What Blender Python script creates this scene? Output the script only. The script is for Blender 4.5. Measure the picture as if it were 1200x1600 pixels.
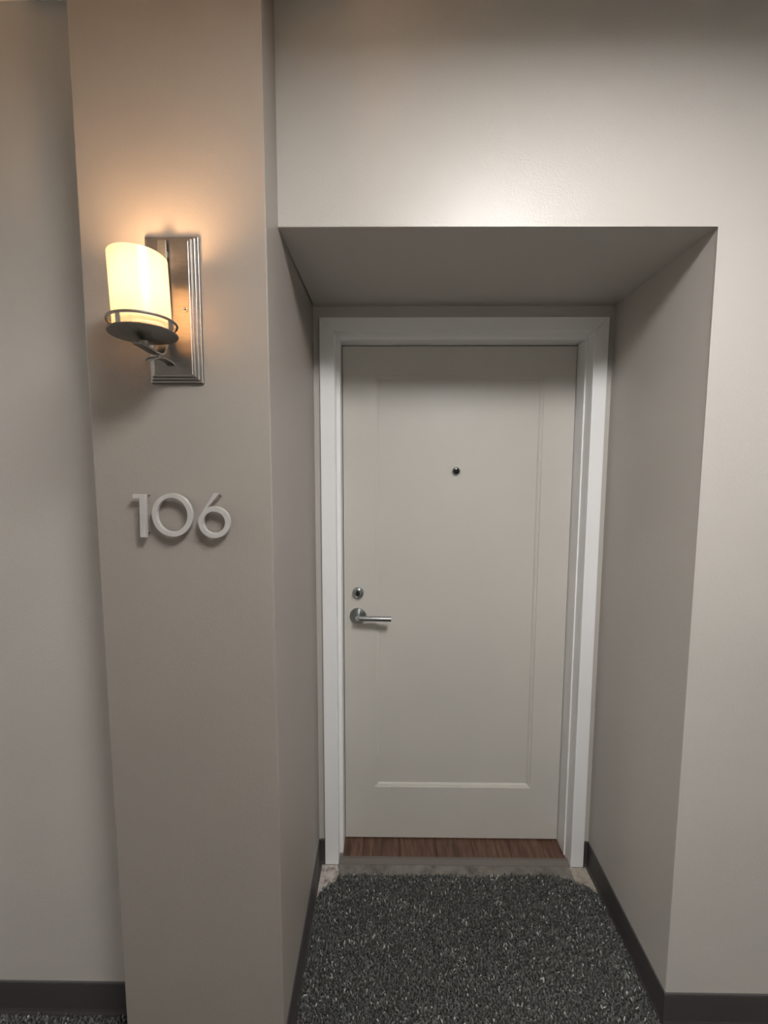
import bpy, bmesh, math, random
import numpy as np
from mathutils import Vector, Matrix

for o in list(bpy.data.objects):
    bpy.data.objects.remove(o, do_unlink=True)
scn = bpy.context.scene
C = scn.collection

# ------------------------------------------------------------------ camera
F_PX = 630.78
cam_d = bpy.data.cameras.new('camera')
cam_d.sensor_fit = 'VERTICAL'
cam_d.sensor_height = 36.0
cam_d.lens = 36.0 * F_PX / 1600.0
cam_d.clip_start = 0.02
cam = bpy.data.objects.new('camera', cam_d)
C.objects.link(cam)
ROWS = [(0.999949, 0.009882, 0.002092), (-0.009663, 0.996171, -0.08689), (-0.002943, 0.086866, 0.996216)]
right, fwd, up = [Vector(r).normalized() for r in ROWS]
m3 = Matrix((right, up, -fwd)).transposed()
cam.matrix_world = Matrix.Translation((-0.0372, -1.5017, 1.5526)) @ m3.to_4x4()
scn.camera = cam

# ------------------------------------------------------------------ world, exposure
w = bpy.data.worlds.new('world')
scn.world = w
w.use_nodes = True
w.node_tree.nodes['Background'].inputs[0].default_value = (0.6, 0.6, 0.6, 1)
w.node_tree.nodes['Background'].inputs[1].default_value = 0.02
scn.view_settings.view_transform = 'Standard'
scn.view_settings.look = 'None'
scn.view_settings.gamma = 1.0
scn.view_settings.use_curve_mapping = False
scn.view_settings.exposure = 0.0

# ------------------------------------------------------------------ lamp figures
CEIL_Z = 2.657
LIGHTS = [(0.42, -1.49), (-3.3, -1.60), (4.0, -2.0)]      # downlight before the door, then two corridor lights added for fill
LIGHT_R = 0.30
LIGHT_STRENGTH = 50.0
LIGHT_COL = (1.0, 0.985, 0.962)
BULB_STRENGTH = 410.0
BULB_COL = (1.0, 0.60, 0.31)
SHADE_GLOW = 0.05
SHADE_COL = (1.0, 0.74, 0.46)

# ------------------------------------------------------------------ materials
def nt(name):
    m = bpy.data.materials.new(name)
    m.use_nodes = True
    t = m.node_tree
    return m, t, t.nodes['Principled BSDF']

def coords(t, scale=(1, 1, 1), kind='Object'):
    tc = t.nodes.new('ShaderNodeTexCoord')
    mp = t.nodes.new('ShaderNodeMapping')
    mp.inputs['Scale'].default_value = scale
    t.links.new(tc.outputs[kind], mp.inputs['Vector'])
    return mp.outputs['Vector']

def noise(t, vec, scale, detail=3, rough=0.5):
    n = t.nodes.new('ShaderNodeTexNoise')
    n.inputs['Scale'].default_value = scale
    n.inputs['Detail'].default_value = detail
    n.inputs['Roughness'].default_value = rough
    t.links.new(vec, n.inputs['Vector'])
    return n.outputs['Fac']

def ramp(t, fac, stops):
    r = t.nodes.new('ShaderNodeValToRGB')
    e = r.color_ramp.elements
    while len(e) < len(stops):
        e.new(0.5)
    for i, (p, c) in enumerate(stops):
        e[i].position = p
        e[i].color = (*c, 1)
    t.links.new(fac, r.inputs['Fac'])
    return r.outputs['Color']

def bump(t, b, h, strength, dist):
    n = t.nodes.new('ShaderNodeBump')
    n.inputs['Strength'].default_value = strength
    n.inputs['Distance'].default_value = dist
    t.links.new(h, n.inputs['Height'])
    t.links.new(n.outputs['Normal'], b.inputs['Normal'])

def paint(name, col, rough, peel=0.25, var=0.03, spec=0.5):
    m, t, b = nt(name)
    v = coords(t)
    lo = tuple(c * (1 - var) for c in col)
    hi = tuple(min(1, c * (1 + var)) for c in col)
    t.links.new(ramp(t, noise(t, v, 2.3, 4), [(0.3, lo), (0.7, hi)]), b.inputs['Base Color'])
    b.inputs['Roughness'].default_value = rough
    b.inputs['Specular IOR Level'].default_value = spec
    bump(t, b, noise(t, v, 230, 2), peel, 0.002)
    return m

def metal(name, col, rough, streak=(1, 1, 60), aniso=0.0):
    m, t, b = nt(name)
    v = coords(t, streak)
    lo = tuple(c * 0.86 for c in col)
    t.links.new(ramp(t, noise(t, v, 30, 3), [(0.3, lo), (0.7, col)]), b.inputs['Base Color'])
    b.inputs['Metallic'].default_value = 1
    b.inputs['Roughness'].default_value = rough
    b.inputs['Anisotropic'].default_value = aniso
    return m

M = {}
M['greige'] = paint('greige satin wall paint', (0.50, 0.474, 0.440), 0.38, 0.24, 0.03, 0.40)
M['taupe'] = paint('taupe satin wall paint', (0.305, 0.274, 0.244), 0.42, 0.18)
M['ceiling'] = paint('flat ceiling paint', (0.80, 0.78, 0.75), 0.8, 0.2)
M['far_wall'] = paint('opposite wall paint', (0.60, 0.575, 0.54), 0.5, 0.2)
M['door'] = paint('grey beige door paint', (0.585, 0.56, 0.515), 0.38, 0.10)
M['frame'] = paint('off white trim paint', (0.86, 0.855, 0.86), 0.35, 0.12, 0.015)
M['rubber'] = paint('charcoal rubber base', (0.055, 0.050, 0.050), 0.50, 0.10, 0.10)
M['reducer'] = paint('taupe vinyl reducer', (0.13, 0.112, 0.10), 0.55, 0.2, 0.12)
M['nickel'] = metal('brushed nickel', (0.36, 0.335, 0.315), 0.38, (1, 1, 4))
M['nickel_dark'] = metal('satin nickel ribbon', (0.32, 0.31, 0.29), 0.45, (4, 1, 1))
M['nickel_number'] = metal('cast satin aluminium', (0.56, 0.54, 0.52), 0.50, (1, 1, 1))
M['nickel_number'].node_tree.nodes['Principled BSDF'].inputs['Metallic'].default_value = 0.35
M['steel'] = metal('brushed steel', (0.50, 0.52, 0.52), 0.26, (1, 1, 1), 0.0)

# brushed rose: radial brushing
m, t, b = nt('radially brushed steel')
tg = t.nodes.new('ShaderNodeTangent'); tg.direction_type = 'RADIAL'; tg.axis = 'Y'
t.links.new(tg.outputs[0], b.inputs['Tangent'])
b.inputs['Base Color'].default_value = (0.42, 0.44, 0.44, 1)
b.inputs['Metallic'].default_value = 1
b.inputs['Roughness'].default_value = 0.30
b.inputs['Anisotropic'].default_value = 0.85
b.inputs['Anisotropic Rotation'].default_value = 0.25
M['rose'] = m

m, t, b = nt('black lens and keyway')
b.inputs['Base Color'].default_value = (0.004, 0.004, 0.005, 1)
b.inputs['Roughness'].default_value = 0.12
M['black'] = m

# bare slab with smears of plaster and dust
m, t, b = nt('bare concrete with dust')
v = coords(t)
t.links.new(ramp(t, noise(t, v, 16, 6, 0.65), [(0.30, (0.075, 0.066, 0.056)), (0.5, (0.155, 0.142, 0.122)), (0.72, (0.22, 0.205, 0.18))]), b.inputs['Base Color'])
b.inputs['Roughness'].default_value = 0.85
bump(t, b, noise(t, v, 120, 4), 0.5, 0.003)
M['concrete'] = m

def plaster(name, a, c):
    m, t, b = nt(name)
    v = coords(t)
    t.links.new(ramp(t, noise(t, v, 45, 5, 0.6), [(0.32, a), (0.5, c), (0.75, tuple(min(1, k * 1.25) for k in c))]), b.inputs['Base Color'])
    b.inputs['Roughness'].default_value = 0.75
    bump(t, b, noise(t, v, 90, 4), 0.6, 0.004)
    return m
M['plaster_l'] = plaster('chalky pink white plaster', (0.16, 0.13, 0.115), (0.42, 0.37, 0.345))
M['plaster_r'] = plaster('beige plaster', (0.20, 0.175, 0.145), (0.33, 0.29, 0.245))

# wood planks: grain along y
m, t, b = nt('brown vinyl wood plank')
v = coords(t, (1, 0.10, 1))
oi = t.nodes.new('ShaderNodeObjectInfo')
add = t.nodes.new('ShaderNodeVectorMath'); add.operation = 'ADD'
t.links.new(v, add.inputs[0])
t.links.new(oi.outputs['Random'], add.inputs[1])
f1 = noise(t, add.outputs[0], 75, 6, 0.65)
t.links.new(ramp(t, f1, [(0.28, (0.022, 0.010, 0.006)), (0.46, (0.085, 0.042, 0.026)), (0.60, (0.135, 0.074, 0.048)), (0.8, (0.21, 0.135, 0.10))]), b.inputs['Base Color'])
b.inputs['Roughness'].default_value = 0.45
bump(t, b, f1, 0.2, 0.001)
M['wood'] = m

# carpet: backing slab and tufts
m, t, b = nt('charcoal carpet backing')
v = coords(t)
f1 = noise(t, v, 210, 3, 0.7)
t.links.new(ramp(t, f1, [(0.36, (0.006, 0.007, 0.006)), (0.55, (0.045, 0.048, 0.042)), (0.72, (0.14, 0.14, 0.13))]), b.inputs['Base Color'])
b.inputs['Roughness'].default_value = 0.95
bump(t, b, f1, 1.0, 0.006)
M['carpet'] = m
m, t, b = nt('charcoal carpet yarn')
at = t.nodes.new('ShaderNodeAttribute'); at.attribute_name = 'yarn'
t.links.new(at.outputs['Color'], b.inputs['Base Color'])
b.inputs['Roughness'].default_value = 0.8
b.inputs['Sheen Weight'].default_value = 0.15
M['yarn'] = m

# opal glass shade of the lit lamp
m, t, b = nt('lit opal glass')
t.nodes.remove(b)
out = t.nodes['Material Output']
tr = t.nodes.new('ShaderNodeBsdfTranslucent'); tr.inputs[0].default_value = (0.54, 0.49, 0.41, 1)
df = t.nodes.new('ShaderNodeBsdfDiffuse'); df.inputs[0].default_value = (0.80, 0.76, 0.68, 1)
gl = t.nodes.new('ShaderNodeBsdfGlossy'); gl.inputs['Roughness'].default_value = 0.25
em = t.nodes.new('ShaderNodeEmission'); em.inputs[0].default_value = (*SHADE_COL, 1); em.inputs[1].default_value = SHADE_GLOW
mx = t.nodes.new('ShaderNodeMixShader'); mx.inputs[0].default_value = 0.45
mg = t.nodes.new('ShaderNodeMixShader'); mg.inputs[0].default_value = 0.05
ad = t.nodes.new('ShaderNodeAddShader')
t.links.new(tr.outputs[0], mx.inputs[1]); t.links.new(df.outputs[0], mx.inputs[2])
t.links.new(mx.outputs[0], mg.inputs[1]); t.links.new(gl.outputs[0], mg.inputs[2])
t.links.new(mg.outputs[0], ad.inputs[0]); t.links.new(em.outputs[0], ad.inputs[1])
t.links.new(ad.outputs[0], out.inputs[0])
M['opal'] = m

def emit(name, col, s):
    m, t, b = nt(name)
    b.inputs['Base Color'].default_value = (0.8, 0.8, 0.8, 1)
    b.inputs['Emission Color'].default_value = (*col, 1)
    b.inputs['Emission Strength'].default_value = s
    return m
M['bulb'] = emit('glowing bulb', BULB_COL, BULB_STRENGTH)
M['diffuser'] = emit('lit diffuser', LIGHT_COL, LIGHT_STRENGTH)

# ------------------------------------------------------------------ builders
def obj(name, bm, mat, parent=None, smooth=False, bevel=None):
    me = bpy.data.meshes.new(name)
    bmesh.ops.recalc_face_normals(bm, faces=bm.faces[:])
    bm.to_mesh(me)
    bm.free()
    me.materials.append(mat)
    o = bpy.data.objects.new(name, me)
    C.objects.link(o)
    if parent is not None:
        o.parent = parent
    if smooth:
        me.shade_smooth() if hasattr(me, 'shade_smooth') else me.polygons.foreach_set('use_smooth', [True] * len(me.polygons))
        if smooth == 'angle':
            for p in me.polygons: p.use_smooth = True
            me.set_sharp_from_angle(angle=math.radians(38))
    if bevel:
        md = o.modifiers.new('bevel', 'BEVEL')
        md.width = bevel; md.segments = 2; md.limit_method = 'ANGLE'; md.angle_limit = math.radians(35)
    return o

def struct(name, bm, mat, bevel=None, parent=None, smooth=False):
    o = obj(name, bm, mat, parent, smooth, bevel)
    if parent is None:
        o['kind'] = 'structure'
    return o

def thing(name, label, cat, loc, group=None):
    o = bpy.data.objects.new(name, None)
    o.empty_display_size = 0.05
    C.objects.link(o)
    o.location = loc
    o['label'] = label; o['category'] = cat
    if group: o['group'] = group
    return o

def box(bm, a, b_):
    x0, y0, z0 = a; x1, y1, z1 = b_
    vs = [bm.verts.new(p) for p in ((x0, y0, z0), (x1, y0, z0), (x1, y1, z0), (x0, y1, z0), (x0, y0, z1), (x1, y0, z1), (x1, y1, z1), (x0, y1, z1))]
    for f in ((0, 3, 2, 1), (4, 5, 6, 7), (0, 1, 5, 4), (1, 2, 6, 5), (2, 3, 7, 6), (3, 0, 4, 7)):
        bm.faces.new([vs[i] for i in f])
    return vs

def boxes(*prs):
    bm = bmesh.new()
    for a, b_ in prs: box(bm, a, b_)
    return bm

def loft(bm, rings, close=True, caps=True):
    """rings of equal length joined with quads"""
    vr = [[bm.verts.new(p) for p in r] for r in rings]
    n = len(vr[0])
    for a, b_ in zip(vr[:-1], vr[1:]):
        for i in range(n if close else n - 1):
            j = (i + 1) % n
            bm.faces.new((a[i], a[j], b_[j], b_[i]))
    if caps:
        bm.faces.new(list(reversed(vr[0]))); bm.faces.new(vr[-1])
    return vr

def prism(bm, poly, lo, hi, axis):
    def P(u, v, h): return {'z': (u, v, h), 'y': (u, h, v), 'x': (h, u, v)}[axis]
    return loft(bm, [[P(u, v, lo) for u, v in poly], [P(u, v, hi) for u, v in poly]])

def bevel_edges(bm, test, width, seg=3):
    es = [e for e in bm.edges if test(e.verts[0].co, e.verts[1].co)]
    bmesh.ops.bevel(bm, geom=es, offset=width, segments=seg, affect='EDGES', profile=0.5)

def lathe(bm, prof, n=64, c=(0, 0, 0), axis='z', closed=False):
    """prof = [(r, h)...]"""
    rings = []
    for r, h in prof:
        rr = max(r, 1e-5)
        ring = []
        for i in range(n):
            a = 2 * math.pi * i / n
            u, v = rr * math.cos(a), rr * math.sin(a)
            p = (u, v, h) if axis == 'z' else (u, h, v)
            ring.append((p[0] + c[0], p[1] + c[1], p[2] + c[2]))
        rings.append(ring)
    if closed: rings.append(rings[0])
    vr = loft(bm, rings, True, not closed)
    bmesh.ops.remove_doubles(bm, verts=bm.verts[:], dist=1e-6)
    return vr

def tube(bm, pts, r, n=16):
    pts = [Vector(p) for p in pts]
    rings = []
    for i, p in enumerate(pts):
        d = (pts[min(i + 1, len(pts) - 1)] - pts[max(i - 1, 0)]).normalized()
        a = d.orthogonal().normalized() if i == 0 else (a_prev - d * a_prev.dot(d)).normalized()
        a_prev = a
        b_ = d.cross(a)
        rings.append([tuple(p + a * r * math.cos(2 * math.pi * k / n) + b_ * r * math.sin(2 * math.pi * k / n)) for k in range(n)])
    loft(bm, rings)

# ------------------------------------------------------------------ the setting
YF = -0.475            # front wall plane
YC = -0.577            # front of the column
XL0, XL1 = -0.3087, -0.3042    # right side of the column / left wall of the recess (back, front)
XR0, XR1 = 0.768, 0.751        # right wall of the recess (back, front)
ZS0, ZS1 = 2.160, 2.1515       # soffit (back, front)
XC = -0.7124           # left edge of the column
X0, X1, YO = -4.2, 5.0, -3.00

bm = boxes(((X0 - .1, YO - .1, -0.10), (X1 + .1, 0.60, 0.0)))
struct('floor', bm, M['concrete'])
bm = boxes(((X0 - .1, YO - .1, CEIL_Z), (X1 + .1, 0.10, CEIL_Z + 0.10)))
struct('ceiling', bm, M['ceiling'])

# wall above and to the right of the recess, one piece with its soffit and side
bm = bmesh.new()
front = [(-0.30, ZS1), (XR1, ZS1), (XR1, 0), (X1, 0), (X1, CEIL_Z), (-0.30, CEIL_Z)]
back = [(-0.30, ZS0), (XR0, ZS0), (XR0, 0), (X1, 0), (X1, CEIL_Z), (-0.30, CEIL_Z)]
front[0] = (XL1 + .0002, ZS1); front[5] = (XL1 + .0002, CEIL_Z); back[0] = (XL1 + .0002, ZS0); back[5] = (XL1 + .0002, CEIL_Z)
loft(bm, [[(x, YF, z) for x, z in front], [(x, 0.0, z) for x, z in back]])
def t_(a, b_):
    if abs(a.y - YF) > 1e-4 or abs(b_.y - YF) > 1e-4: return False
    return (abs(a.z - ZS1) < 1e-4 and abs(b_.z - ZS1) < 1e-4) or (abs(a.x - XR1) < 1e-4 and abs(b_.x - XR1) < 1e-4)
bevel_edges(bm, t_, 0.0022, 3)
struct('wall_front', bm, M['greige'])

bm = bmesh.new()
prism(bm, [(XC, YC), (XL1 + .0006, YC), (XL1, YF), (XL0, 0.0), (XC, 0.0)], 0, CEIL_Z, 'z')
bevel_edges(bm, lambda a, b_: abs(a.y - YC) < 1e-4 and abs(b_.y - YC) < 1e-4 and abs(a.x - b_.x) < 1e-4, 0.0022, 3)
struct('wall_column', bm, M['taupe'])
YL = -0.468
struct('wall_left', boxes(((X0, YL, 0), (XC, 0.0, CEIL_Z))), M['greige'])
struct('wall_opposite', boxes(((X0, YO - 0.1, 0), (X1, YO, CEIL_Z))), M['far_wall'])
struct('wall_corridor_left', boxes(((X0 - .1, YO, 0), (X0, 0.0, CEIL_Z))), M['greige'])
struct('wall_corridor_right', boxes(((X1, YO, 0), (X1 + .1, 0.0, CEIL_Z))), M['greige'])
# back wall of the recess, around the door opening
OX0, OX1, OZ = -0.2345, 0.7025, 2.0745
struct('wall_back', boxes(((-0.40, 0, 0), (OX0, 0.16, 2.30)), ((OX1, 0, 0), (0.86, 0.16, 2.30)), ((OX0, 0, OZ), (OX1, 0.16, 2.30))), M['greige'])

# baseboards: rubber cove profile, height 102 mm
BP = [(0, 0), (0.010, 0), (0.0085, 0.0035), (0.0055, 0.010), (0.0042, 0.018), (0.0038, 0.096), (0.0030, 0.1005), (0.0012, 0.1025), (0, 0.1030)]
def baseboard(name, p0, p1, nrm):
    bm = bmesh.new()
    n = Vector((nrm[0], nrm[1], 0)).normalized()
    loft(bm, [[(p[0] + n.x * d, p[1] + n.y * d, h) for d, h in BP] for p in (p0, p1)])
    struct(name, bm, M['rubber'])
baseboard('baseboard_left', (X0, YL), (XC, YL), (0, -1))
baseboard('baseboard_column_front', (XC - .0045, YC), (XL1 + .0048, YC), (0, -1))
baseboard('baseboard_column_side', (XC, YC), (XC, YL - .004), (-1, 0))
baseboard('baseboard_recess_left', (XL1 + .0003, YC), (XL0, 0), (1, 0))
baseboard('baseboard_back_left', (XL0 + .0045, 0), (-0.2847, 0), (0, -1))
baseboard('baseboard_back_right', (0.7467, 0), (XR0 - .0045, 0), (0, -1))
baseboard('baseboard_recess_right', (XR0, 0), (XR1, YF), (-1, 0))
baseboard('baseboard_right', (XR1 - .0042, YF), (X1, YF), (0, -1))

# ------------------------------------------------------------------ door frame
fr = bpy.data.objects.new('trim_1', None); C.objects.link(fr); fr['kind'] = 'structure'
fr.location = (0.234, 0, 0)
def loc_bm(bm, parent):
    bmesh.ops.translate(bm, verts=bm.verts[:], vec=-Vector(parent.location))
    return bm
CX0, CX1, CZ = -0.2847, 0.7467, 2.1184       # casing outer
IX0, IX1, IZ = -0.2312, 0.6960, 2.0685       # casing inner
JX0, JX1, JZ = -0.2172, 0.6905, 2.0570       # jamb inner
YCF, YJ = -0.011, 0.040
def mitre(outer, inner, ya, yb, which):
    (ax0, ax1, az), (bx0, bx1, bz) = outer, inner
    poly = {'l': [(ax0, 0), (bx0, 0), (bx0, bz), (ax0, az)], 'r': [(bx1, 0), (ax1, 0), (ax1, az), (bx1, bz)], 't': [(bx0, bz), (bx1, bz), (ax1, az), (ax0, az)]}[which]
    bm = bmesh.new()
    prism(bm, poly, ya, yb, 'y')
    return loc_bm(bm, fr)
for k in 'lrt':
    obj('casing', mitre((CX0, CX1, CZ), (IX0, IX1, IZ), YCF, -0.0002, k), M['frame'], fr, bevel=0.0018)
    obj('casing_return', mitre((OX0 + .0003, OX1 - .0003, OZ - .0003), (IX0, IX1, IZ), 0.0, YJ, k), M['frame'], fr)
for k in 'lrt':
    obj('jamb', mitre((OX0 + .0003, OX1 - .0003, OZ - .0003), (JX0, JX1, JZ), YJ, 0.158, k), M['frame'], fr, bevel=0.0010)
bm = boxes(((JX0, 0.1495, 0), (JX0 + .012, 0.158, JZ)), ((JX1 - .012, 0.1495, 0), (JX1, 0.158, JZ)), ((JX0 + .012, 0.1495, JZ - .012), (JX1 - .012, 0.158, JZ)))
obj('door_stop', loc_bm(bm, fr), M['frame'], fr)

# ------------------------------------------------------------------ door
YD = 0.103
DX0, DX1, DZ0, DZ1 = -0.2145, 0.6885, 0.0115, 2.0535
door = bpy.data.objects.new('door_1', None); C.objects.link(door); door['kind'] = 'structure'
door.location = (0.237, YD, 0)
def dl(bm):
    return loc_bm(bm, door)
PX0, PX1, PZ0, PZ1 = -0.0870, 0.5665, 0.2430, 1.9440
bm = bmesh.new()
def ringr(x0, x1, z0, z1, y): return [(x0, y, z0), (x1, y, z0), (x1, y, z1), (x0, y, z1)]
rings = [ringr(DX0, DX1, DZ0, DZ1, YD + .0445), ringr(DX0, DX1, DZ0, DZ1, YD + .0008), ringr(DX0 + .0008, DX1 - .0008, DZ0 + .0008, DZ1 - .0008, YD)]
for inset, dep in ((0, 0), (0.0004, 0.0032), (0.0035, 0.0034), (0.0085, 0.0052), (0.0130, 0.0080), (0.0134, 0.0105), (0.0165, 0.0105), (0.0180, 0.0105)):
    rings.append(ringr(PX0 + inset, PX1 - inset, PZ0 + inset, PZ1 - inset, YD + dep))
loft(bm, rings)
slab = obj('door_slab', dl(bm), M['door'], door)

# hardware
bm = bmesh.new()
lathe(bm, [(0.0001, -0.0001), (0.0335, -0.0001), (0.0335, -0.0055), (0.0328, -0.0068), (0.0120, -0.0072), (0.0001, -0.0072)], 64, axis='y')
hd = obj('door_handle', bm, M['rose'], door, 'angle')
hd.location = (-0.1577 - door.location.x, 0, 0.9873)
bm = bmesh.new()
pts = [(0, -0.0072, 0.0015), (0, -0.034, 0.0035)]
for i in range(1, 9):
    a = i / 8 * math.pi / 2
    pts.append((0.011 * (1 - math.cos(a)), -0.034 - 0.011 * math.sin(a), 0.0040))
pts += [(0.05, -0.045, 0.0036), (0.1325, -0.045, 0.0024), (0.1345, -0.045, 0.0024)]
tube(bm, pts, 0.0103, 24)
lv = obj('lever', bm, M['steel'], hd, 'angle', bevel=0.0008)

bm = bmesh.new()
lathe(bm, [(0.0001, -0.0001), (0.0235, -0.0001), (0.0235, -0.004), (0.0205, -0.0115), (0.0165, -0.0135), (0.0150, -0.0120), (0.0001, -0.0120)], 56, axis='y')
dbt = obj('deadbolt', bm, M['rose'], door, 'angle')
dbt.location = (-0.1574 - door.location.x, 0, 1.0834)
bm = bmesh.new()
lathe(bm, [(0.0001, -0.0118), (0.0135, -0.0118), (0.0130, -0.0136), (0.0001, -0.0138)], 40, axis='y')
obj('lock_cylinder', bm, M['steel'], dbt, 'angle')
bm = bmesh.new()
lathe(bm, [(0.0001, -0.0135), (0.0078, -0.0135), (0.0074, -0.0148), (0.0001, -0.0148)], 32, axis='y')
for v_ in bm.verts: v_.co.z *= 1.5
kh = obj('keyhole', bm, M['black'], dbt, 'angle')

bm = bmesh.new()
lathe(bm, [(0.0115, 0.0090), (0.0165, 0.0090), (0.0165, 0.0070), (0.0150, 0.0060), (0.0125, 0.0062), (0.0115, 0.0080)], 48, axis='y', closed=True)
pe = obj('peephole', bm, M['steel'], door, 'angle')
pe.location = (0.2337 - door.location.x, 0, 1.5746)
bm = bmesh.new()
lathe(bm, [(0.0001, 0.0088), (0.0124, 0.0088), (0.0118, 0.0074), (0.0085, 0.0063), (0.0045, 0.0058), (0.0001, 0.0057)], 40, axis='y')
obj('lens', bm, M['black'], pe, 'angle')

# ------------------------------------------------------------------ floor finishes
fl = thing('wood_plank_floor', 'brown wood plank flooring showing in the strip under the closed door', 'flooring', (0.235, 0.3, 0.0))
pw = 0.152
x = -0.2165; k = 0
random.seed(4)
edges = [JX0 + .0006]
nx = -0.135
while nx < JX1 - 0.01:
    edges.append(nx); nx += pw
edges.append(JX1 - .0006)
for a, c in zip(edges[:-1], edges[1:]):
    bm = boxes(((a + .0005 - fl.location.x, 0.0165 - fl.location.y, 0.0003), (c - .0005 - fl.location.x, 0.56 - fl.location.y, 0.0062 + random.uniform(-.0001, .0001))))
    obj('plank', bm, M['wood'], fl, bevel=0.0006)

bm = bmesh.new()
prism(bm, [(-0.0095, 0.0003), (0.0160, 0.0003), (0.0160, 0.0060), (0.0190, 0.0064), (0.0190, 0.0078), (0.0080, 0.0080), (-0.0085, 0.0020)], IX0 + .0008, IX1 - .0008, 'x')
o = obj('threshold_strip', bm, M['reducer'])
o['label'] = 'thin dull brown vinyl reducer strip between wood planks and bare concrete at the door'; o['category'] = 'threshold'

# irregular thin patches of plaster left on the bare slab at both feet of the frame
def patch(name, pts, h, mat, label, seed):
    random.seed(seed)
    out = []
    n = len(pts)
    for i in range(n):
        a, c = Vector(pts[i]), Vector(pts[(i + 1) % n])
        L = (c - a).length
        s = max(1, int(L / 0.006))
        for j in range(s):
            p = a.lerp(c, j / s)
            if j: p += Vector((random.uniform(-.0016, .0016), random.uniform(-.0016, .0016)))
            out.append(p)
    cen = sum(out, Vector((0, 0))) / len(out)
    bm = bmesh.new()
    rings = [[(p.x, p.y, 0.0002) for p in out]]
    q = [cen + (p - cen) * 0.95 for p in out]
    rings.append([(p.x, p.y, h * 0.8) for p in q])
    q2 = [cen + (p - cen) * 0.6 for p in out]
    rings.append([(p.x, p.y, h + random.uniform(-.0004, .0006)) for p in q2])
    vr = loft(bm, rings, True, False)
    cv = bm.verts.new((cen.x, cen.y, h))
    for i in range(len(out)):
        bm.faces.new((vr[-1][i], vr[-1][(i + 1) % len(out)], cv))
    o = obj(name, bm, mat)
    o['label'] = label; o['category'] = 'plaster patch'
patch('plaster_patch', [(-0.2965, -0.0125), (-0.236, -0.0125), (-0.226, -0.040), (-0.236, -0.078), (-0.262, -0.084), (-0.276, -0.110), (-0.2975, -0.140)], 0.0022, M['plaster_l'],
      'chalky pinkish white plaster smear on the floor at the left foot of the door frame', 3)
patch('plaster_patch', [(0.690, -0.0125), (0.7555, -0.0125), (0.7540, -0.118), (0.735, -0.094), (0.712, -0.080), (0.688, -0.066)], 0.0022, M['plaster_r'],
      'beige plaster smear on the floor at the right foot of the door frame', 8)

# carpet backing (slab follows the walls) + pile
EDGE = [(-0.2945, -0.146), (-0.285, -0.122), (-0.262, -0.096), (-0.236, -0.088), (-0.226, -0.062), (-0.150, -0.050), (0.0, -0.056), (0.15, -0.050), (0.30, -0.058),
        (0.45, -0.050), (0.60, -0.046), (0.655, -0.060), (0.69, -0.078), (0.72, -0.090), (0.742, -0.106), (0.7565, -0.132)]
ex = np.array([p[0] for p in EDGE]); ey = np.array([p[1] for p in EDGE])
bm = bmesh.new()
poly = [(X0, YO + .0), (X1, YO + .0), (X1, YF - .011), (XR1 - .011, YF - .011)] + [(p[0], p[1] - .003) for p in reversed(EDGE)] + [(XL1 + .0105, YC - .011), (XC - .0105, YC - .011), (XC - .0105, YL - .011), (X0, YL - .011)]
vs = [bm.verts.new((x_, y_, 0.0030)) for x_, y_ in poly]
es = [bm.edges.new((vs[i], vs[(i + 1) % len(vs)])) for i in range(len(vs))]
r_ = bmesh.ops.triangle_fill(bm, edges=es, use_beauty=True)
e_ = bmesh.ops.extrude_face_region(bm, geom=[g for g in r_['geom'] if isinstance(g, bmesh.types.BMFace)])
for g in e_['geom']:
    if isinstance(g, bmesh.types.BMVert): g.co.z = 0.0003
carpet = obj('carpet', bm, M['carpet'])
carpet['label'] = 'charcoal green flecked cut pile carpet covering the corridor and recess floor'
carpet['category'] = 'carpet'

rng = np.random.default_rng(7)
sp = 0.0060
def field(x0, x1, y0, y1):
    gx, gy = np.meshgrid(np.arange(x0, x1, sp), np.arange(y0, y1, sp))
    gx = gx + (np.arange(gy.shape[0]) % 2)[:, None] * sp * 0.5
    p = np.stack([gx.ravel(), gy.ravel()], 1)
    return p + rng.uniform(-0.0026, 0.0026, p.shape)
P = field(-1.7, 1.7, -1.15, -0.03)
px, py = P[:, 0], P[:, 1]
lim = np.interp(px, ex, ey) + rng.normal(0, 0.0028, len(px))
in_rec = (px > XL1 + .0115) & (px < XR1 + (py - YF) / (0 - YF) * (XR0 - XR1) - .0105) & (py < lim)
in_cor = (py < YF - .012) & ~((px > XC - .013) & (px < XL1 + .0115) & (py > YC - .013))
in_cor |= (px < XC - .0115) & (py < YL - .012)
keep = (in_rec & (py >= YF - .012)) | in_cor
keep &= ~((np.abs(px + 0.047 + (py + 0.3) * 0.012) < 0.0010) & (py > -0.6))
P = P[keep]
n = len(P)
H = rng.uniform(0.0060, 0.0115, n)
Rr = rng.uniform(0.0018, 0.0034, n)
ang = rng.uniform(0, 2 * np.pi, n)
lean = rng.normal(0, 0.0030, (n, 2)) + np.array([0.0003, -0.0008])
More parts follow.
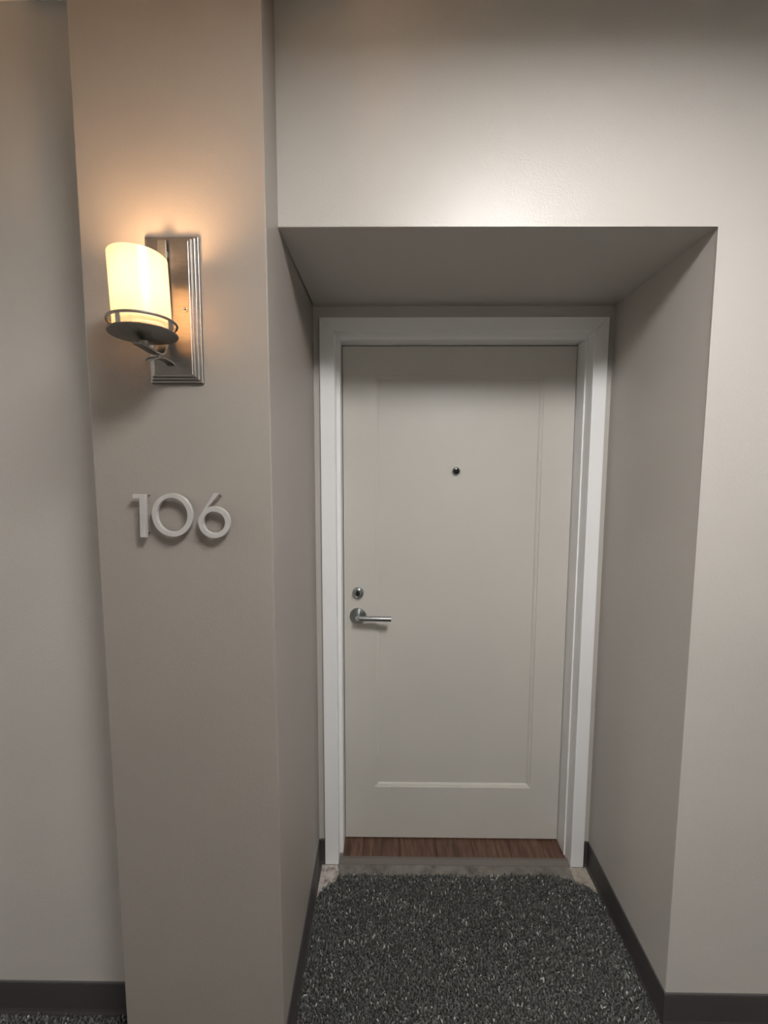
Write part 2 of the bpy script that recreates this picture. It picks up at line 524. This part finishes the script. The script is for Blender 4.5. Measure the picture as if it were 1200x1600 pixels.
# each yarn tuft: 4-sided, base ring, belly ring, tip ring + cap
ks = np.arange(4) * np.pi / 2
def ring(rad, h, fx, fy):
    a = ang[:, None] + ks[None, :]
    X = P[:, 0:1] + fx[:, None] + rad[:, None] * np.cos(a)
    Y = P[:, 1:2] + fy[:, None] + rad[:, None] * np.sin(a)
    Z = np.repeat(h[:, None], 4, 1)
    return np.stack([X, Y, Z], 2)
z0 = np.full(n, 0.0022)
V = np.concatenate([ring(Rr * 0.75, z0, lean[:, 0] * 0, lean[:, 1] * 0), ring(Rr, z0 + H * 0.6, lean[:, 0] * 0.6, lean[:, 1] * 0.6), ring(Rr * 0.45, z0 + H, lean[:, 0], lean[:, 1])], 1)
V = V.reshape(-1, 3).astype(np.float32)
base = (np.arange(n) * 12)[:, None]
qd = []
for lv_ in (0, 4):
    for i in range(4):
        j = (i + 1) % 4
        qd.append([lv_ + i, lv_ + j, lv_ + 4 + j, lv_ + 4 + i])
qd.append([8, 9, 10, 11])
Q = (base[:, :, None] + np.array(qd)[None]).reshape(-1, 4)
me = bpy.data.meshes.new('carpet_pile')
me.vertices.add(len(V)); me.vertices.foreach_set('co', V.ravel())
me.loops.add(Q.size); me.loops.foreach_set('vertex_index', Q.ravel().astype(np.int32))
me.polygons.add(len(Q)); me.polygons.foreach_set('loop_start', (np.arange(len(Q)) * 4).astype(np.int32))
me.polygons.foreach_set('use_smooth', np.ones(len(Q), dtype=bool))
me.update(calc_edges=True)
tone = rng.beta(1.6, 2.6, n)
tone = 0.018 + 0.175 * tone
spark = rng.random(n) < 0.055
tone = np.where(spark, rng.uniform(0.24, 0.50, n), tone)
col = np.stack([tone * rng.uniform(0.96, 1.06, n), tone * rng.uniform(0.98, 1.04, n), tone * rng.uniform(0.88, 0.99, n), np.ones(n)], 1)
ca = me.color_attributes.new('yarn', 'FLOAT_COLOR', 'POINT')
ca.data.foreach_set('color', np.repeat(col, 12, 0).astype(np.float32).ravel())
me.materials.append(M['yarn'])
pile = bpy.data.objects.new('carpet_pile', me)
C.objects.link(pile)
pile.parent = carpet
pile['kind'] = 'stuff'

# ------------------------------------------------------------------ door number: three separate raised digits
NF, NB = -0.597, -0.5885        # face and back of the digits
G = 'raised metal door number digits'
def digit_obj(name, label, origin, build, pins):
    e = thing(name, label, 'number', (origin[0], YC, origin[1]), G)
    bm = bmesh.new()
    build(bm)
    bmesh.ops.translate(bm, verts=bm.verts[:], vec=(-origin[0], -YC, -origin[1]))
    obj('numeral', bm, M['nickel_number'], e, 'angle', bevel=0.0007)
    for p in pins:
        b2 = bmesh.new()
        lathe(b2, [(0.0001, NB + .001), (0.0019, NB + .001), (0.0019, YC + .0003), (0.0001, YC + .0003)], 12, c=(p[0] - origin[0], -YC, p[1] - origin[1]), axis='y')
        obj('mounting_pin', b2, M['nickel'], e, 'angle')
def one(bm):
    prism(bm, [(-0.6138, 1.5122), (-0.6138, 1.5025), (-0.5990, 1.5025), (-0.6008, 1.4136), (-0.5868, 1.4136), (-0.5838, 1.5122)], NF, NB, 'y')
def zero(bm):
    n_ = 72
    ro = []; ri = []
    for i in range(n_):
        a = 2 * math.pi * i / n_
        ro.append((-0.5254 + 0.0466 * math.cos(a), 1.4648 + 0.0494 * math.sin(a)))
        ri.append((-0.5258 + 0.0345 * math.cos(a), 1.4655 + 0.0385 * math.sin(a)))
    loft(bm, [[(x_, y_, z_) for x_, z_ in r_] for r_, y_ in ((ro, NF), (ro, NB), (ri, NB), (ri, NF), (ro, NF))], True, False)
    bmesh.ops.remove_doubles(bm, verts=bm.verts[:], dist=1e-6)
def six(bm):
    cx, cz, R1, R2 = -0.4308, 1.4490, 0.0365, 0.0245
    a0, a1 = math.radians(163), math.radians(112)     # the slanted stem meets the ring between these angles
    n_ = 60
    outer = [(cx + R1 * math.cos(a0 + (2 * math.pi - (a0 - a1)) * i / n_), cz + R1 * math.sin(a0 + (2 * math.pi - (a0 - a1)) * i / n_)) for i in range(n_ + 1)]
    outer += [(-0.4165, 1.5145), (-0.4295, 1.5145)]
    inner = [(cx + R2 * math.cos(2 * math.pi * i / 48), cz + R2 * math.sin(2 * math.pi * i / 48)) for i in range(48)]
    es = []
    for lp in (outer, inner):
        vs_ = [bm.verts.new((x_, NF, z_)) for x_, z_ in lp]
        es += [bm.edges.new((vs_[i], vs_[(i + 1) % len(vs_)])) for i in range(len(vs_))]
    r_ = bmesh.ops.triangle_fill(bm, edges=es, use_beauty=True)
    fs_ = [g for g in r_['geom'] if isinstance(g, bmesh.types.BMFace)]
    e_ = bmesh.ops.extrude_face_region(bm, geom=fs_)
    for g in e_['geom']:
        if isinstance(g, bmesh.types.BMVert): g.co.y = NB
digit_obj('number_one', 'brushed metal numeral 1, leftmost of the three digits under the sconce', (-0.594, 1.4136), one, [(-0.5868, 1.509), (-0.5905, 1.4225)])
digit_obj('number_zero', 'brushed metal numeral 0, oval middle digit under the sconce', (-0.5254, 1.4154), zero, [(-0.5254, 1.5075), (-0.5254, 1.4215)])
digit_obj('number_six', 'brushed metal numeral 6, rightmost digit with slanted stem', (-0.4308, 1.4125), six, [(-0.4308, 1.4190), (-0.4215, 1.5085)])

# ------------------------------------------------------------------ wall sconce
SX, SY = -0.5175, -0.687
PXC = -0.5085
sc = thing('wall_sconce', 'lit brushed nickel wall sconce with white glass cylinder shade on tall stepped backplate', 'lamp', (PXC, YC, 1.7591))
def sl(bm):
    bmesh.ops.translate(bm, verts=bm.verts[:], vec=-Vector(sc.location))
    return bm
hw, z0_, z1_ = 0.0588, 1.7591, 2.0698
steps = [(0.0, 0.0002), (0.0006, 0.0060), (0.0016, 0.0069), (0.0055, 0.0076), (0.0061, 0.0118), (0.0070, 0.0126), (0.0106, 0.0132), (0.0112, 0.0180), (0.0121, 0.0189), (0.0164, 0.0197), (0.0172, 0.0202)]
bm = bmesh.new()
loft(bm, [[(PXC - hw + i, YC - d, z0_ + i), (PXC + hw - i, YC - d, z0_ + i), (PXC + hw - i, YC - d, z1_ - i), (PXC - hw + i, YC - d, z1_ - i)] for i, d in steps])
obj('back_plate', sl(bm), M['nickel'], sc)

def ribbon(path, half_w, thick, xc):
    """flat band swept along a (y,z) path, constant width across x; half_w may be a list"""
    bm = bmesh.new()
    rings = []
    n_ = len(path)
    for i, (y_, z_) in enumerate(path):
        a = Vector(path[max(i - 1, 0)]); c = Vector(path[min(i + 1, n_ - 1)])
        d = (c - a).normalized(); nn = Vector((-d.y, d.x)) * thick / 2
        h = half_w[i] if isinstance(half_w, list) else half_w
        rings.append([(xc - h, y_ + nn.x, z_ + nn.y), (xc + h, y_ + nn.x, z_ + nn.y), (xc + h, y_ - nn.x, z_ - nn.y), (xc - h, y_ - nn.x, z_ - nn.y)])
    loft(bm, rings)
    return bm
def smooth_path(pts, k=6):
    out = []
    for i in range(len(pts) - 1):
        p0 = Vector(pts[max(i - 1, 0)]); p1 = Vector(pts[i]); p2 = Vector(pts[i + 1]); p3 = Vector(pts[min(i + 2, len(pts) - 1)])
        for j in range(k):
            t0 = j / k
            out.append(tuple(0.5 * ((2 * p1) + (p2 - p0) * t0 + (2 * p0 - 5 * p1 + 4 * p2 - p3) * t0 ** 2 + (3 * p1 - p0 - 3 * p2 + p3) * t0 ** 3)))
    out.append(tuple(pts[-1]))
    return out
path = smooth_path([(-0.6060, 2.050), (-0.6060, 1.96), (-0.6060, 1.880), (-0.6085, 1.846), (-0.620, 1.824), (-0.633, 1.8090), (-0.652, 1.8048), (-0.680, 1.8055), (-0.711, 1.8062)])
obj('arm', sl(ribbon(path, 0.0092, 0.0038, SX)), M['nickel_dark'], sc, 'angle', bevel=0.0006)
for mz in (1.90, 2.02):
    obj('arm_mount', sl(boxes(((SX - .006, -0.6045, mz), (SX + .006, -0.5965, mz + .012)))), M['nickel_dark'], sc)
path = smooth_path([(-0.5965, 1.7955), (-0.608, 1.7985), (-0.628, 1.7990), (-0.648, 1.7968), (-0.668, 1.7900), (-0.689, 1.7790)])
hwl = [0.0085 * (0.35 + 0.65 * min(1, 4 * min(i, len(path) - 1 - i) / len(path) + 0.1)) for i in range(len(path))]
hwl = [0.0085 if i < len(path) * 0.75 else 0.0085 * max(0.25, 1 - (i / len(path) - 0.75) * 2.6) for i in range(len(path))]
obj('support_band', sl(ribbon(path, hwl, 0.0034, SX + .005)), M['nickel_dark'], sc, 'angle', bevel=0.0005)
bm = bmesh.new()
lathe(bm, [(0.0001, 1.7965), (0.0056, 1.7965), (0.0044, 1.7995), (0.0056, 1.8040), (0.0001, 1.8040)], 24, c=(SX + .002, -0.643, 0))
obj('post', sl(bm), M['nickel_dark'], sc, 'angle')
# dish and everything it carries leans about two degrees to the left
DZ = 1.8300
TILT = Matrix.Rotation(math.radians(-1.9), 3, 'Y')
def sd(bm):
    bmesh.ops.rotate(bm, verts=bm.verts[:], cent=(SX, SY, DZ), matrix=TILT)
    return sl(bm)
bm = bmesh.new()
lathe(bm, [(0.0001, DZ - .0225), (0.0075, DZ - .0225), (0.0080, DZ - .0130), (0.013, DZ - .0118), (0.020, DZ - .0100), (0.038, DZ - .0068), (0.054, DZ - .0030), (0.0610, DZ - .0012), (0.0622, DZ + .0008), (0.0605, DZ + .0022), (0.052, DZ + .0012), (0.0001, DZ - .0020)], 96, c=(SX, SY, 0))
obj('dish', sd(bm), M['nickel_dark'], sc, 'angle')
# gallery ring and its posts
RZ = 1.8510
bm = bmesh.new()
lathe(bm, [(0.0585, RZ - .0020), (0.0616, RZ - .0024), (0.0625, RZ), (0.0616, RZ + .0024), (0.0585, RZ + .0020)], 96, c=(SX, SY, 0), closed=True)
obj('gallery_ring', sd(bm), M['nickel_dark'], sc, 'angle')
for k in range(4):
    a = math.radians(-100 + 90 * k)
    bm = boxes(((-0.0045, -0.0010, DZ + .0012), (0.0045, 0.0010, RZ - .0012)))
    bmesh.ops.rotate(bm, verts=bm.verts[:], cent=(0, 0, 0), matrix=Matrix.Rotation(a + math.pi / 2, 3, 'Z'))
    bmesh.ops.translate(bm, verts=bm.verts[:], vec=(SX + 0.0602 * math.cos(a), SY + 0.0602 * math.sin(a), 0))
    obj('ring_post', sd(bm), M['nickel_dark'], sc)
# glass
GB, GT, GR = DZ + .0035, 1.9740, 0.0512
bm = bmesh.new()
lathe(bm, [(0.018, GB + .003), (GR - .006, GB + .003), (GR - .003, GB + .006), (GR - .003, GT - .001), (GR - .0022, GT), (GR - .0008, GT), (GR, GT - .001), (GR, GB + .004), (GR - .004, GB), (0.018, GB)], 96, c=(SX, SY, 0), closed=True)
obj('glass_shade', sd(bm), M['opal'], sc, 'angle')['label'] = 'white opal glass cylinder glowing warm'
bm = bmesh.new()
lathe(bm, [(0.0001, DZ - .001), (0.0165, DZ - .001), (0.0165, 1.880), (0.0140, 1.884), (0.0001, 1.884)], 32, c=(SX, SY, 0))
obj('lamp_socket', sd(bm), M['ceiling'], sc, 'angle')
bm = bmesh.new()
BZ = 1.935
prof = [(0.0001, 1.884), (0.0135, 1.885), (0.0140, 1.900)]
for i in range(0, 13):
    a = -math.radians(50) + (math.radians(140)) * i / 12
    prof.append((max(0.0001, 0.0215 * math.cos(a)), BZ + 0.0215 * math.sin(a)))
lathe(bm, prof, 32, c=(SX, SY, 0))
obj('bulb', sd(bm), M['bulb'], sc, True)
bm = bmesh.new()
lathe(bm, [(0.0001, -0.5968), (0.0050, -0.5968), (0.0050, -0.5988), (0.0030, -0.5992), (0.0034, -0.6020), (0.0020, -0.6045), (0.0001, -0.6050)], 24, c=(-0.4765, 0, 1.9125), axis='y')
obj('finial_nut', sl(bm), M['steel'], sc, 'angle')

# ------------------------------------------------------------------ recessed corridor lights (out of frame, the left and right ones added to light the scene)
names = ['round white recessed ceiling light in front of the door', 'unseen round ceiling light added down the corridor to the left for fill', 'unseen round ceiling light added down the corridor to the right for fill']
for (lx, ly), lb in zip(LIGHTS, names):
    e = thing('ceiling_light', lb, 'light', (lx, ly, CEIL_Z), 'recessed corridor ceiling lights')
    bm = bmesh.new()
    lathe(bm, [(LIGHT_R, -0.0002), (LIGHT_R + .030, -0.0002), (LIGHT_R + .028, -0.006), (LIGHT_R + .008, -0.040), (LIGHT_R, -0.039)], 64, closed=True)
    obj('trim_ring', bm, M['frame'], e, 'angle')
    bm = bmesh.new()
    lathe(bm, [(0.0001, -0.0010), (LIGHT_R - .0003, -0.0010), (LIGHT_R - .0003, -0.0030), (0.0001, -0.0030)], 64)
    obj('diffuser', bm, M['diffuser'], e)
